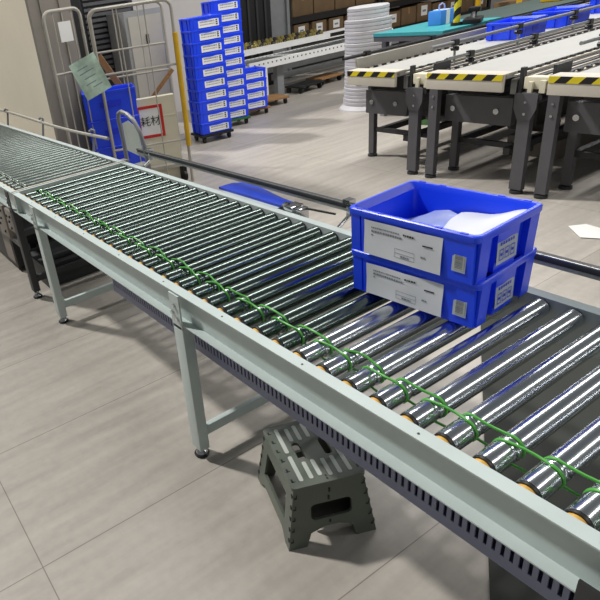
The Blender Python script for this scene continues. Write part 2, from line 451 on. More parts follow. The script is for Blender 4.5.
# ------------------------------------------------------------------ totes
def taper_box(bm, L, D, z0, z1, t0, t1, mi=0):
    vs = []
    for z, k in ((z0, t0), (z1, t1)):
        for sx, sy in ((-1, -1), (1, -1), (1, 1), (-1, 1)): vs.append(bm.verts.new((sx * (L / 2 - k), sy * (D / 2 - k), z)))
    return vs

def tote_shell_me(L=.405, D=.30, H=.14, tp=.008):
    """open box, flared to the top, with rim, raised corner posts and panels"""
    bm = NB()
    rr = .018
    EX = .010
    def ring(k, z, r=rr, ex=0.0):
        return [bm.verts.new((x, y, z)) for x, y in rrect(-L / 2 + k + ex, L / 2 - k - ex, -D / 2 + k, D / 2 - k, r, 4)]
    rings = [ring(tp + .010, 0, .012, EX), ring(tp + .006, 0.004, rr, EX), ring(.0095, H - .022, rr, EX), ring(.009, H - .021, rr, EX), ring(.001, H - .02), ring(.0, H - .016), ring(0, H - .003), ring(.003, H), ring(.011, H), ring(.013, H - .003), ring(.0155, H - .02, rr, EX), ring(tp + .012, .008, rr, EX), ring(tp + .018, .006, .01, EX)]
    n = len(rings[0])
    for A, B in zip(rings, rings[1:]):
        for k in range(n): bm.faces.new((A[k], A[(k + 1) % n], B[(k + 1) % n], B[k]))
    bm.faces.new(rings[0]); bm.faces.new(rings[-1])
    # raised panels: each is a slab following the wall slope
    def slab(face, a0, a1, z0, z1, d):
        def off(z): return tp + .006 + (.0095 - tp - .006) * z / (H - .022)
        vs = []
        for dd in (-.004, d):
            for a, z in ((a0, z0), (a1, z0), (a1, z1), (a0, z1)):
                if face in ('+y', '-y'):
                    y = (D / 2 - off(z) + dd) * (1 if face == '+y' else -1); vs.append(bm.verts.new((a, y, z)))
                else:
                    x = (L / 2 - off(z) - EX + dd) * (1 if face == '+x' else -1); vs.append(bm.verts.new((x, a, z)))
        A, B = vs[:4], vs[4:]
        bm.faces.new(A); bm.faces.new(B)
        for k in range(4): bm.faces.new((A[k], A[(k + 1) % 4], B[(k + 1) % 4], B[k]))
    zt = H - .0205
    for f in ('+y', '-y'):
        slab(f, -L / 2 + .05, L / 2 - .012, .006, zt, .0055)
        slab(f, -L / 2 + .012, -L / 2 + .044, .006, zt, .0055)
    for f in ('+x', '-x'):
        slab(f, -D / 2 + .018, -D / 2 + .062, .006, zt, .0175)
        slab(f, D / 2 - .062, D / 2 - .018, .006, zt, .0175)
        slab(f, -.050, .050, .006, zt, .012)
    # scalloped stacking notches on the rim
    for x in (-.16, -.09, .09, .16):
        for sy in (-1, 1): box(bm, (x * L / .405, sy * (D / 2 - .006), H), (.02, .007, .004))
    return mesh_of('tote_shell', bm, [M['blue']], ang=28)

def sheet_me(name, w, h, mats, wav=.002, lines=(), th=.0008, seed=0):
    """paper lying in local XZ (front = -y): wavy sheet with printed marks"""
    bm = NB(); rnd = random.Random(seed)
    nx, nz = 14, 6
    ph = rnd.random() * 6
    def dep(u, v): return -wav * (math.sin(u * 9 + ph) * .5 + math.sin(v * 5 + u * 4 + ph) * .5 + 1) * (.3 + .7 * v)
    g = [[bm.verts.new(((u / nx - .5) * w, dep(u / nx, v / nz), (v / nz - .5) * h)) for v in range(nz + 1)] for u in range(nx + 1)]
    for u in range(nx):
        for v in range(nz): bm.faces.new((g[u][v], g[u + 1][v], g[u + 1][v + 1], g[u][v + 1]))
    for (x0, x1, z0, z1, mi) in lines:
        k = 6
        a = []
        for i in range(k + 1):
            x = x0 + (x1 - x0) * i / k
            a.append([bm.verts.new((x * w, dep(x + .5, z + .5) - .0006 - .0005 * mi, z * h)) for z in (z0, z1)])
        for i in range(k):
            f = bm.faces.new((a[i][0], a[i + 1][0], a[i + 1][1], a[i][1])); f.material_index = mi
    me = mesh_of(name, bm, mats, ang=60)
    return me

def note_lines():
    L = []
    rnd = random.Random(3)
    def words(x, x1, z, h, mi):
        while x < x1:
            d = rnd.uniform(.012, .03); L.append((x, min(x + d, x1), z, z + h, mi)); x += d + .007
    words(-.40, -.02, .30, .035, 1); words(.03, .18, .30, .05, 2); words(-.40, .02, .18, .06, 1)
    L.append((.28, .40, .16, .195, 2))
    for x in (-.08, .18): L.append((x, x + .004, -.36, -.12, 1))
    for z in (-.36, -.24, -.12): L.append((-.08, .184, z, z + .012, 1))
    words(.0, .12, -.33, .05, 1); words(.26, .32, -.18, .05, 1); words(-.4, -.37, .08, .04, 1)
    return L
note_me = sheet_me('paper_note', .250, .106, [M['paper'], M['ink'], M['inkdark']], .003, note_lines(), seed=4)
note_me2 = sheet_me('paper_note', .248, .100, [M['paper'], M['ink'], M['inkdark']], .0035, note_lines(), seed=9)
def bar_lines():
    L = [(-.38, .38, -.36, .4, 1)]
    rnd = random.Random(5); z = -.3
    while z < .36:
        d = rnd.choice((.02, .03, .045)); L.append((-.30, .30, z, z + d, 2)); z += d + rnd.choice((.02, .03))
    return L
barcode_me = sheet_me('barcode_label', .038, .052, [M['silverlabel'], M['strip'], M['ink']], .0002, bar_lines(), seed=2)
def end_lines():
    L = []
    for i in range(3):
        x = -.38 + i * .27
        L += [(x, x + .2, -.36, -.33, 1), (x, x + .2, .02, .05, 1), (x, x + .02, -.36, .05, 1), (x + .18, x + .2, -.36, .05, 1), (x + .05, x + .15, -.2, -.1, 1)]
    for i in range(6): L.append((-.36 + i * .12, -.29 + i * .12, .2, .32, 1))
    return L
end_me = sheet_me('end_label', .095, .075, [M['silverlabel'], M['blue2']], .0002, end_lines(), seed=8)
strip_lines = []
_r = random.Random(11); _x = -.42
while _x < .28:
    _d = _r.uniform(.02, .06); strip_lines.append((_x, _x + _d, .08, .28, 1)); strip_lines.append((_x, _x + _d * .8, -.22, -.08, 1)); _x += _d + .02
for _k in range(3): strip_lines.append((.34, .43, -.34 + _k * .24, -.18 + _k * .24, 2))
strip_me = sheet_me('name_label', .26, .085, [M['white'], M['ink'], M['inkdark']], .0004, strip_lines, seed=1)

TL, TD, TH = .412, .304, .142
shell_me = tote_shell_me(TL, TD, TH)
SL = math.atan2(.0045, TH)     # wall slope
def tote(label, loc, rz, note, zc=.058, nx=-.016):
    t = thing('storage_tote', label, 'tote', loc, rz, 'blue totes stacked on the roller conveyor')
    link('tote_shell', shell_me, t)
    # long face with the paper is local -y
    link('paper_note', note, t, (nx, -TD / 2 + .0025, zc), (-SL, 0, 0))
    link('barcode_label', barcode_me, t, (TL / 2 - .050, -TD / 2 + .0052, zc - .004), (-SL, 0, 0))
    link('end_label', end_me, t, (TL / 2 - .0080, 0, zc), (-SL, 0, PI / 2))
    return t
# long face looks toward -X of the room, so local -y -> world -x  (rz = -90 deg)
RA = math.radians(-90 + 4.5); RB = math.radians(-90 + 2.6)
tote('blue tote with paper note at the bottom of the pair on the rollers', (.575, 2.366, HZ + .0003), RA, note_me2, .062)
tote('open blue tote holding papers, on top of the pair on the rollers', (.566, 2.366, HZ + .134), RB, note_me, .064)
# papers inside the upper tote
def loose_sheet(name, w, d, m, loc, rot, curl, label, cat, seed):
    bm = NB(); rnd = random.Random(seed); n = 12
    g = [[None] * (n + 1) for _ in range(n + 1)]
    a, b_ = rnd.random() * 6, rnd.random() * 6
    for i in range(n + 1):
        for j in range(n + 1):
            u, v = i / n - .5, j / n - .5
            z = curl * (math.sin(u * 5 + a) * .5 + math.sin(v * 7 + u * 3 + b_) * .35 + u * u * 1.5)
            g[i][j] = bm.verts.new((u * w, v * d, z))
    for i in range(n):
        for j in range(n): bm.faces.new((g[i][j], g[i + 1][j], g[i + 1][j + 1], g[i][j + 1]))
    return tag(obj(name, bm, m, None, loc, rot, ang=60), label, cat)
loose_sheet('paper_sheet', .16, .19, M['paper'], (.622, 2.275, .962), (math.radians(-13), math.radians(-6), math.radians(10)), .016, 'crumpled white paper sheet leaning in the upper blue tote, nearer its right end', 'paper', 3)
loose_sheet('plastic_bag', .16, .17, M['film'], (.61, 2.42, .935), (math.radians(-5), math.radians(-8), math.radians(-20)), .008, 'bluish translucent plastic bag lying in the upper blue tote beside the white paper', 'bag', 5)
loose_sheet('paper_sheet', .15, .16, M['paper'], (.555, 2.34, .934), (math.radians(4), math.radians(3), math.radians(40)), .010, 'flat white paper sheet lying low in the upper blue tote under the crumpled one', 'paper', 8)

# ------------------------------------------------------------------ step stool
def step_stool():
    A = Vector((.016, 2.418, 0)); ang = math.atan2(2.333 - 2.418, .230 - .016)
    w, l, h = .232, .292, .243
    st = thing('step_stool', 'dark olive grey plastic folding step stool on the floor beside the conveyor', 'stool', A, ang)
    # top: local x = u (front edge), y = v (long side)
    bm = NB()
    def slot(cx, cy, a, b): return rrect(cx - a, cx + a, cy - b, cy + b, min(a, b) * .9, 4)
    holes = [slot(.074, .150, .013, .042), slot(.166, .150, .013, .042)]
    plate(bm, rrect(-.006, w + .006, -.006, l + .006, .014), holes, .012, Matrix.Translation((0, 0, h)))
    bx(bm, .0, w, .0, .006, h - .026, h - .011); bx(bm, 0, w, l - .006, l, h - .026, h - .011); bx(bm, 0, .006, 0, l, h - .026, h - .011); bx(bm, w - .006, w, 0, l, h - .026, h - .011)
    bmt = bm
    cols = [(.036, [(.018, .135), (.150, .278)]), (.070, [(.020, .098), (.200, .268)]), (.100, [(.025, .100), (.198, .276)]), (.132, [(.016, .095), (.205, .280)]), (.164, [(.016, .098), (.206, .276)]), (.198, [(.018, .138), (.152, .276)])]
    bm = bmt
    for k in range(6):
        v = .022 + k * .047
        bx(bm, .004, .010, v, v + .014, h - .001, h + .0008, 1); bx(bm, .004, .016, v, v + .003, h - .001, h + .0008, 1)
        bx(bm, w - .010, w - .004, v, v + .014, h - .001, h + .0008, 1)
    for k in range(2):
        bx(bm, .112, .118, .004 + k * .012, .012 + k * .012, h - .001, h + .0008, 1)
    top = obj('step_top', bm, [M['stool'], M['stooldark']], st)
    bm = NB()
    for u, segs in cols:
        for v0, v1 in segs: plate(bm, rrect(u - .0068, u + .0068, v0, v1, .006, 3), [], .0015, Matrix.Translation((0, 0, h + .0012)))
    obj('grip_strip', bm, M['strip'], top, smooth=False, label='pale grey grip strips')
    # leg panels: long sides (x = 0 and x = w) splay outwards, short ends (y = 0, y = l) splay outwards
    sp = .034
    zh = h - .012
    def side(s_):
        o = (-.0, -.0, 0)
        bm = NB()
        # panel in local (v, z)
        slant = .026
        outer = [(-slant, 0), (.035 - slant, 0), (.05, .03), (l - .05, .03), (l - .035 + slant, 0), (l + slant, 0), (l, zh), (0, zh)]
        hole = [(.04, .075), (l - .04, .075), (l - .05, zh - .055), (.05, zh - .055)]
        x_b = -sp if s_ < 0 else w + sp; x_t = 0 if s_ < 0 else w
        ex = Vector((0, 1, 0)); ey = Vector((x_t - x_b, 0, zh))
        m = frame_m((x_b, 0, 0), ex, ey) @ Matrix.Diagonal((1, ey.length / zh, 1, 1))
        plate(bm, outer, [hole], .010 if s_ > 0 else -.010, m)
        b2 = bm
        for k in range(5):
            z = .03 + k * .042
            for v in (.0, l - .0):
                t = 1 - z / zh; vv = (-slant * t + .004) if v == 0 else (l + slant * t - .012)
                xx = x_b + (x_t - x_b) * z / zh
                bx(b2, xx - .0015, xx + .0015, vv, vv + .008, z, z + .014, 1)
        obj('side_leg_panel', bm, [M['stool'], M['stooldark']], st, smooth=False)
    side(-1); side(1)
    def end(s_):
        y_b = -.026 if s_ < 0 else l + .026; y_t = 0 if s_ < 0 else l
        ey = Vector((0, y_t - y_b, zh))
        m = frame_m((0, y_b, 0), (1, 0, 0), ey) @ Matrix.Diagonal((1, ey.length / zh, 1, 1))
        bm = NB()
        outer = [(-sp, 0), (.02, .0), (.028, .045), (.075, .062), (w / 2, .066), (w - .045, .066), (w - .04, .03), (w - .005, .026), (w - .005, .0), (w + sp, .0), (w, zh), (0, zh)]
        outer = [(-sp, 0), (.028, .0), (.046, .05), (.09, .066), (w - .09, .066), (w - .046, .05), (w - .034, .0), (w + sp, .0), (w, zh), (0, zh)]
        plate(bm, outer, [rrect(.050, w - .045, .098, .160, .016)], .010 if s_ < 0 else -.010, m)
        # handle rib behind the opening, fold seam and latches
        b2 = bm
        d = -1 if s_ < 0 else 1
        for z0, z1 in ((.078, .09), (.168, .184), (.196, .212)):
            yy = y_b + (y_t - y_b) * ((z0 + z1) / 2) / zh
            box(b2, (w / 2 - .004 + .004 * (z0 > .18), yy + d * .0008, (z0 + z1) / 2), (.006, .002, z1 - z0), None, 1)
        for k in range(5):
            z = .03 + k * .042; t = 1 - z / zh; yy = y_b + (y_t - y_b) * z / zh + d * .0006
            for xx in (-sp * t + .005, w + sp * t - .014): bx(b2, xx, xx + .009, yy - .0012, yy + .0012, z, z + .003, 1); bx(b2, xx + .007, xx + .009, yy - .0012, yy + .0012, z, z + .014, 1)
        obj('end_leg_panel', bm, [M['stool'], M['stooldark']], st, smooth=False)
    end(-1); end(1)
    # inner folding web seen through the openings
    bm = NB(); bx(bm, .066, w - .012, .030, .038, .025, h - .014)
    obj('inner_web', bm, M['stooldark'], st, smooth=False)
step_stool()

# ------------------------------------------------------------------ roll cages and what they hold
def arch(bm, p0, p1, h, r=.014, z0=.0, cr=.07):
    p0 = Vector(p0); p1 = Vector(p1); d = (p1 - p0); Lg = d.length; d.normalize()
    pts = [p0 + Vector((0, 0, z0)), p0 + Vector((0, 0, h * .5))]
    for k in range(7):
        a = PI / 2 * k / 6; pts.append(p0 + d * (cr - cr * math.cos(a)) + Vector((0, 0, h - cr + cr * math.sin(a))))
    for k in range(7):
        a = PI / 2 * k / 6; pts.append(p0 + d * (Lg - cr + cr * math.sin(a)) + Vector((0, 0, h - cr + cr * math.cos(a))))
    pts += [p1 + Vector((0, 0, h * .5)), p1 + Vector((0, 0, z0))]
    tube(bm, pts, r, 10)

def cage_panel(parent, p0, p1, h, bars=(.4, 1.1), wires=3, z0=.1):
    bm = NB(); arch(bm, p0, p1, h, .015, z0)
    p = obj('side_frame', bm, M['cage'], parent, world=True)
    p0 = Vector(p0); p1 = Vector(p1)
    b2 = NB()
    for z in bars: rod(b2, p0 + Vector((0, 0, z)), p1 + Vector((0, 0, z)), .010, 8)
    for k in range(wires):
        q = p0.lerp(p1, (k + 1) / (wires + 1)); rod(b2, q + Vector((0, 0, z0 + .05)), q + Vector((0, 0, h)), .006, 6)
    obj('wire_grid', b2, M['cage'], p, world=True)
    return p
def cage_base(parent, pts):
    bm = NB(); plate(bm, pts, [], .03, Matrix.Translation((0, 0, .19)))
    obj('base_deck', bm, M['cage'], parent, world=True, smooth=False)
    for x, y in pts:
        c = sum((Vector(p) for p in pts), Vector((0, 0))) / len(pts); q = Vector((x, y)).lerp(c, .12)
        bm = NB(); rod(bm, (q.x - .014, q.y, .055), (q.x + .014, q.y, .055), .055, 16); bx(bm, q.x - .022, q.x + .022, q.y - .03, q.y + .03, .08, .16)
        obj('caster', bm, M['black'], parent, world=True)
PL, PR = Vector((1.475, 6.55, 0)), Vector((2.13, 6.26, 0))
back = Vector((.26, .60, 0))
cg = thing('roll_cage', 'grey tubular roll cage with a yellow bar, behind the conveyor, holding the blue bins', 'roll cage', (1.9, 6.7, 0))
cage_panel(cg, PL, PR, 1.63, (.42, 1.10), 2, .0)
cage_panel(cg, PL + back, PR + back, 1.63, (.42, 1.0, 1.25), 2, .15)
cage_base(cg, [tuple(PL.xy + Vector((.02, .03))), tuple(PR.xy + Vector((-.02, .03))), tuple((PR + back).xy), tuple((PL + back).xy)])
bm = NB(); rod(bm, PR + Vector((-.005, -.02, .36)), PR + Vector((-.005, -.02, 1.36)), .024, 12)
obj('corner_guard', bm, M['yellow'], cg, world=True, label='yellow corner guard')
cg2 = thing('roll_cage', 'narrow grey roll cage standing against the beige and grey column', 'roll cage', (1.22, 6.7, 0))
P1, P2 = Vector((1.085, 6.62, 0)), Vector((1.44, 6.66, 0))
cage_panel(cg2, P1, P2, 1.67, (.42, 1.17), 3, .0)
bm = NB(); bx(bm, 1.09, 1.33, 6.66, 6.9, .16, .19)
obj('base_deck', bm, M['cage'], cg2, world=True, smooth=False)
for x, y in ((1.12, 6.7), (1.3, 6.7), (1.12, 6.86), (1.3, 6.86)):
    bm = NB(); rod(bm, (x - .014, y, .055), (x + .014, y, .055), .055, 16); bx(bm, x - .02, x + .02, y - .02, y + .02, .09, .17)
    obj('caster', bm, M['black'], cg2, world=True)
bm = NB(); bx(bm, 1.205, 1.32, 6.615, 6.622, 1.42, 1.58)
tag(obj('paper_sheet', bm, M['white'], smooth=False), 'small white paper sheet fixed high on the narrow roll cage', 'paper')
# totes in the cage
big_me = tote_shell_me(.50, .34, .265, .016)
names = ['lowest', 'middle', 'topmost']
for k in range(3):
    t = thing('storage_tote', 'plain deep blue bin, %s of three stacked in the roll cage' % names[k], 'tote', (1.60, 6.72, .1905 + k * .252), math.radians(-23), 'plain blue bins in the roll cage')
    link('tote_shell', big_me, t)
    bm = NB(); box(bm, (0, -.166, .15), (.2, .004, .05)); obj('label_holder', bm, M['blue2'], t, smooth=False)
cxd = math.radians(-23.7)
bm = NB(); box(bm, (0, 0, .40), (.40, .10, .80)); box(bm, (0, -.051, .62), (.40, .004, .006))
cbx = obj('cream_board_box', bm, M['cream'], None, (1.945, 6.50, .19 - .16), (0, 0, cxd), smooth=False)
tag(cbx, 'cream board box leaning inside the roll cage, behind the red framed sign', 'box')
sg = thing('framed_sign', 'white sign with red border and two black characters on the roll cage', 'sign', (1.875, 6.473, .615), cxd)
bm = NB(); plate(bm, [(-.125, -.15), (.125, -.15), (.125, .15), (-.125, .15)], [], .004, frame_m((0, 0, 0), (1, 0, 0), (0, 0, 1)))
obj('sign_board', bm, M['white'], sg, smooth=False)
bm = NB(); plate(bm, [(-.125, -.15), (.125, -.15), (.125, .15), (-.125, .15)], [[(-.098, -.123), (.098, -.123), (.098, .123), (-.098, .123)]], .003, frame_m((0, -.004, 0), (1, 0, 0), (0, 0, 1)))
obj('border', bm, M['red'], sg, smooth=False, label='red border')
def text_obj(txt, size, m, parent, loc, rot):
    cu = bpy.data.curves.new('lettering', 'FONT'); cu.body = txt; cu.size = size; cu.align_x = 'CENTER'; cu.align_y = 'CENTER'; cu.extrude = .0004
    tmp = bpy.data.objects.new('lettering', cu); C.objects.link(tmp)
    dg = bpy.context.evaluated_depsgraph_get(); dg.update()
    me = bpy.data.meshes.new_from_object(tmp.evaluated_get(dg)); bpy.data.objects.remove(tmp)
    me.materials.clear(); me.materials.append(m)
    return link('lettering', me, parent, loc, rot)
text_obj('耗材', .098, M['inkdark'], sg, (0, -.0055, .0), (PI / 2, 0, 0))
# tag pouch hanging at the cage corner
bm = NB()
g = [[bm.verts.new(((u / 8 - .5) * .25, -.012 * math.sin(u * .8) * math.sin(v * .6), (v / 8 - .5) * .33)) for v in range(9)] for u in range(9)]
for u in range(8):
    for v in range(8): bm.faces.new((g[u][v], g[u + 1][v], g[u + 1][v + 1], g[u][v + 1]))
tg = thing('document_pouch', 'pale green document pouch hanging askew on the roll cage post', 'pouch', (1.36, 6.50, 1.115), math.radians(-15))
obj('pouch_sheet', bm, M['tag'], tg, (0, 0, 0), (0, math.radians(-19), 0))
bm = NB()
for k, (z, a, b_) in enumerate(((.09, -.08, .02), (.05, -.08, .06), (.0, -.06, .05), (-.05, -.07, .03), (-.09, -.02, .07))): bx(bm, a, b_, -.0165, -.0160, z, z + .008)
obj('printed_line', bm, M['ink'], tg, (0, 0, 0), (0, math.radians(-19), 0), smooth=False)
# wood pieces in the cage
bm = NB(); bar(bm, (1.66, 6.92, 1.24), (1.80, 6.84, .93), .03, .06)
tag(obj('wooden_plank', bm, M['wood'], smooth=False), 'short brown wooden plank leaning in the roll cage above the blue bins', 'plank')
bm = NB(); bar(bm, (2.0, 6.75, .72), (2.28, 6.62, 1.02), .04, .035)
tag(obj('wooden_stick', bm, M['wood'], smooth=False), 'light wooden stick poking up behind the yellow bar of the roll cage', 'plank')
# louvred cabinet and grey panel behind
lc = thing('louvred_cabinet', 'dark grey cabinet with horizontal louvres behind the roll cages', 'cabinet', (2.55, 8.7, 0))
bm = NB(); bx(bm, 2.2, 2.95, 8.5, 9.0, 0, 2.1)
obj('cabinet_body', bm, M['dark2'], lc, world=True, smooth=False)
bm = NB()
z = .9
while z < 2.05:
    bx(bm, 2.28, 2.9, 8.47, 8.5, z, z + .035); z += .06
obj('louvre_panel', bm, M['dark'], lc, world=True, smooth=False)
gc = thing('grey_cabinet', 'tall light grey steel cabinet with a small handle behind the roll cage', 'cabinet', (2.85, 7.9, 0))
bm = NB(); bx(bm, 2.52, 3.02, 7.95, 8.4, 0, 1.56, bev=.005)
obj('cabinet_body', bm, M['grey'], gc, world=True)
bm = NB(); bx(bm, 2.56, 2.99, 7.935, 7.95, .08, 1.5); 
d_ = obj('cabinet_door', bm, M['cage'], gc, world=True, smooth=False)
bm = NB(); bx(bm, 2.76, 2.79, 7.915, 7.935, 1.20, 1.30)
obj('handle', bm, M['black'], d_, world=True)
bm = NB(); bx(bm, 1.75, 2.1, 8.15, 8.5, 0, 2.0)
tag(obj('dark_locker', bm, M['black'], smooth=False), 'narrow black locker between the column and the louvred cabinet', 'cabinet')

# ------------------------------------------------------------------ stacks of blue totes on dollies
bin_me = tote_shell_me(.42, .31, .135)
proto = None
ORD = ['bottom', 'second from bottom', 'third from bottom', 'fourth from bottom', 'fifth from bottom', 'sixth from bottom', 'seventh from bottom', 'eighth from bottom', 'ninth from bottom', 'tenth from bottom', 'top']
def stack(n, loc, rz, z0, pitch, where, group):
    global proto
    for k in range(n):
        lab = 'white-labelled blue tote, %s of %s' % ('top' if k == n - 1 else ORD[k], where)
        if proto is None:
            t = thing('storage_tote', lab, 'tote'); link('tote_shell', bin_me, t)
            link('name_label', strip_me, t, (.03, -.31 / 2 + .0042, .063), (-SL, 0, 0)); proto = t
        else:
            t = copy_tree(proto)
        tag(t, lab, 'tote', group); t.location = (loc[0] + random.uniform(-.004, .004), loc[1] + random.uniform(-.004, .004), z0 + k * pitch); t.rotation_euler = (0, 0, rz + random.uniform(-.02, .02))
def dolly(loc, rz, L, D, h, m, label):
    d = thing('wheeled_dolly', label, 'dolly', (loc[0], loc[1], 0), rz)
    bm = NB(); bx(bm, -L / 2, L / 2, -D / 2, D / 2, h - .03, h - .0005, bev=.004)
    obj('deck', bm, m, d)
    for sx in (-1, 1):
        for sy in (-1, 1):
            x, y = sx * (L / 2 - .05), sy * (D / 2 - .045)
            bm = NB(); r = (h - .035) / 2 + .004; rod(bm, (x - .013, y, r), (x + .013, y, r), r, 16); bx(bm, x - .02, x + .02, y - .016, y + .016, r, h - .03)
            obj('caster', bm, M['black'], d)
    return d
R1 = math.radians(-9)
dolly((3.315, 7.60), R1, .44, .33, .10, M['black'], 'black wheeled dolly under the nearest stack of blue totes')
stack(10, (3.315, 7.60), R1, .10, .1295, 'the stack nearest the roll cage', 'labelled blue totes in the stack nearest the roll cage')
R2 = math.radians(-12)
dolly((3.94, 8.05), R2, .44, .33, .10, M['greenwood'], 'green wheeled dolly under the tallest stack of blue totes')
stack(11, (3.94, 8.05), R2, .10, .1295, 'the tallest stack', 'labelled blue totes in the tallest stack')
dolly((4.50, 8.32), R2, .46, .33, .10, M['wood'], 'wooden dolly under the short stack of four blue totes')
stack(4, (4.46, 8.28), R2, .10, .1295, 'the short stack', 'labelled blue totes in the short stack')
dolly((5.05, 8.62), R2, .55, .38, .11, M['wood'], 'empty wooden dolly with black wheels beside the short tote stack')

# ------------------------------------------------------------------ background wheel conveyor
wc = thing('wheel_conveyor', 'white framed wheel conveyor with brass coloured wheels behind the tote stacks', 'conveyor', (6, 9.05, 0))
for y0 in (8.80, 9.30):
    bm = NB(); bx(bm, 4.9, 8.6, y0, y0 + .05, .50, .61)
    x = 5.0
    while x < 8.5: rod(bm, (x, y0 - .004, .57), (x, y0, .57), .012, 8, mi=1); x += .085
    obj('side_rail', bm, [M['white'], M['dark2']], wc, world=True, smooth=False)
bm = NB(); rod(bm, (0, 0, 0), (0, .4, 0), .022, 10); wr_me = mesh_of('roller', bm, M['alu'])
for k in range(44): link('roller', wr_me, wc, (4.98 + k * .08, 8.875, .59), world=True)
for q in range(2):
    bm = NB(); rod(bm, (0, -.012, 0), (0, .012, 0), .032, 12); rod(bm, (0, -.02, 0), (0, .02, 0), .008, 8, mi=1)
    if q == 0: wm = [mesh_of('skate_wheel', bm, [M['gold'], M['dark2']])]
    else: wm.append(mesh_of('skate_wheel', bm, [M['dark2'], M['gold']]))
for k in range(25):
    for j in range(3): link('skate_wheel', wm[(k * 2 + j) % 3 % 2], wc, (4.98 + k * .082 + (j % 2) * .035, 9.41 + j * .075, .765 + .02 * j), world=True)
bm = NB(); bx(bm, 4.9, 7.1, 9.355, 9.39, .66, .75); bx(bm, 4.9, 7.1, 9.6, 9.64, .66, .75)
obj('upper_rail', bm, M['white'], wc, world=True, smooth=False)
bm = NB(); bx(bm, 6.9, 8.6, 9.5, 9.54, .72, .76); bx(bm, 6.9, 8.6, 9.5, 9.52, .64, .66)
obj('guide_rail', bm, M['white'], wc, world=True, smooth=False)
for x in (5.2, 7.6):
    for y in (8.82, 9.3):
        bm = NB(); bx(bm, x - .035, x + .035, y - .02, y + .02, 0, .50); obj('leg', bm, M['white'], wc, world=True, smooth=False)
bm = NB(); bx(bm, 5.55, 5.68, 8.95, 9.05, 0, .5); obj('leg', bm, M['grey'], wc, world=True, smooth=False, label='grey middle leg')
bm = NB(); bx(bm, 5.6, 8.6, 9.1, 9.16, .24, .33); bx(bm, 5.4, 8.6, 9.16, 9.2, .36, .44)
obj('lower_beam', bm, M['grey'], wc, world=True, smooth=False)
for (x, y, lab, m) in ((6.1, 8.95, 'low black dolly under the wheel conveyor, next to its grey leg', M['black']), (6.75, 9.15, 'low wooden topped dolly under the wheel conveyor, middle of three', M['wood']), (7.5, 9.0, 'low black dolly under the wheel conveyor, next to the white foam roll', M['black'])):
    dolly((x, y), .1, .55, .35, .12, m, lab)

bc = thing('machine_cabinet', 'tall black machine cabinet with vertical grooves between the tote stacks and the grey column', 'cabinet', (5.9, 10.3, 0))
bm = NB(); bx(bm, 5.3, 6.45, 10.1, 10.7, 0, 2.4); obj('cabinet_body', bm, M['black'], bc, world=True, smooth=False)
bm = NB()
for k in range(6): bx(bm, 5.4 + k * .18, 5.44 + k * .18, 10.08, 10.1, .2, 2.3)
obj('grooved_panel', bm, M['dark2'], bc, world=True, smooth=False)
# ------------------------------------------------------------------ storage racks
def rack(x0, x1, y0, y1, label, levels, postm):
    r = thing('storage_rack', label, 'rack', ((x0 + x1) / 2, (y0 + y1) / 2, 0))
    for x in (x0, x1):
        for y in (y0, y1):
            bm = NB(); bx(bm, x - .04, x + .04, y - .03, y + .03, 0, 2.4); obj('post', bm, postm, r, world=True, smooth=False)
    for z in levels:
        bm = NB(); bx(bm, x0, x1, y0, y1, z - .03, z); bx(bm, x0, x1, y0 - .02, y0 + .02, z - .11, z)
        obj('shelf', bm, M['black'], r, world=True, smooth=False)
    return r
NUM = ['first', 'second', 'third', 'fourth', 'fifth', 'sixth', 'seventh', 'eighth']
def carton(x0, x1, y0, y1, z, h, label, group, lab=False):
    t = thing('cardboard_box', label, 'box', ((x0 + x1) / 2, (y0 + y1) / 2, z), random.uniform(-.03, .03), group)
    w, d = x1 - x0, y1 - y0
    bm = NB(); bx(bm, -w / 2, w / 2, -d / 2, d / 2, .0005, h, bev=.004); obj('carton', bm, M['card'], t)
    if lab:
        bm = NB(); bx(bm, -w * .22, w * .22, -d / 2 - .003, -d / 2, h * .3, h * .85); bx(bm, -w * .12, w * .12, -d / 2 - .004, -d / 2 - .003, h * .5, h * .62, 1)
        obj('shipping_label', bm, [M['white'], M['ink']], t, smooth=False)
    else:
        bm = NB(); bx(bm, -.025, .025, -d / 2 - .002, d / 2, h - .001, h + .002); bx(bm, -.025, .025, -d / 2 - .002, -d / 2, h * .6, h); obj('packing_tape', bm, M['wood'], t, smooth=False)
rack(7.3, 9.7, 10.6, 11.5, 'black storage rack behind the wheel conveyor, left of the white foam roll', (.15, .60, 1.0, 1.55), M['black'])
rack(9.8, 13.4, 10.6, 11.5, 'black storage rack behind the teal table', (.15, .45, .95, 1.5), M['black'])
for k in range(5):
    x = 7.42 + k * .46; carton(x, x + .38, 10.62, 11.1, .60, .26, 'white-labelled box on the shelf behind the wheel conveyor, %s from the grey column' % NUM[k], 'labelled boxes behind the wheel conveyor', True)
for k in range(4):
    x = 7.4 + k * .56; carton(x, x + .52, 10.62, 11.2, 1.0, .42, 'taped box on the shelf above the white-labelled boxes, %s from the grey column' % NUM[k], 'taped boxes behind the wheel conveyor')
for k in range(7):
    x = 9.95 + k * .49; carton(x, x + .44, 10.62, 11.1, .45, random.choice((.30, .33, .36)), 'brown box on the lower shelf behind the teal table, %s from the foam roll' % NUM[k], 'lower boxes behind the teal table', k % 2 == 0)
for k in range(7):
    x = 9.95 + k * .49; carton(x, x + .45, 10.62, 11.1, .95, random.choice((.3, .36, .4)), 'brown box on the upper shelf behind the teal table, %s from the foam roll' % NUM[k], 'upper boxes behind the teal table', k % 3 == 1)
yr = rack(10.6, 14.0, 8.2, 9.0, 'yellow posted rack behind the blue totes on the belt', (.12, .42), M['yellow'])
for k in range(6):
    x = 10.8 + k * .52; carton(x, x + .46, 8.22, 8.8, .42, random.choice((.22, .3)), 'brown box on the yellow posted rack, %s from its end nearest the teal table' % NUM[k], 'boxes on the yellow rack', k % 2 == 1)
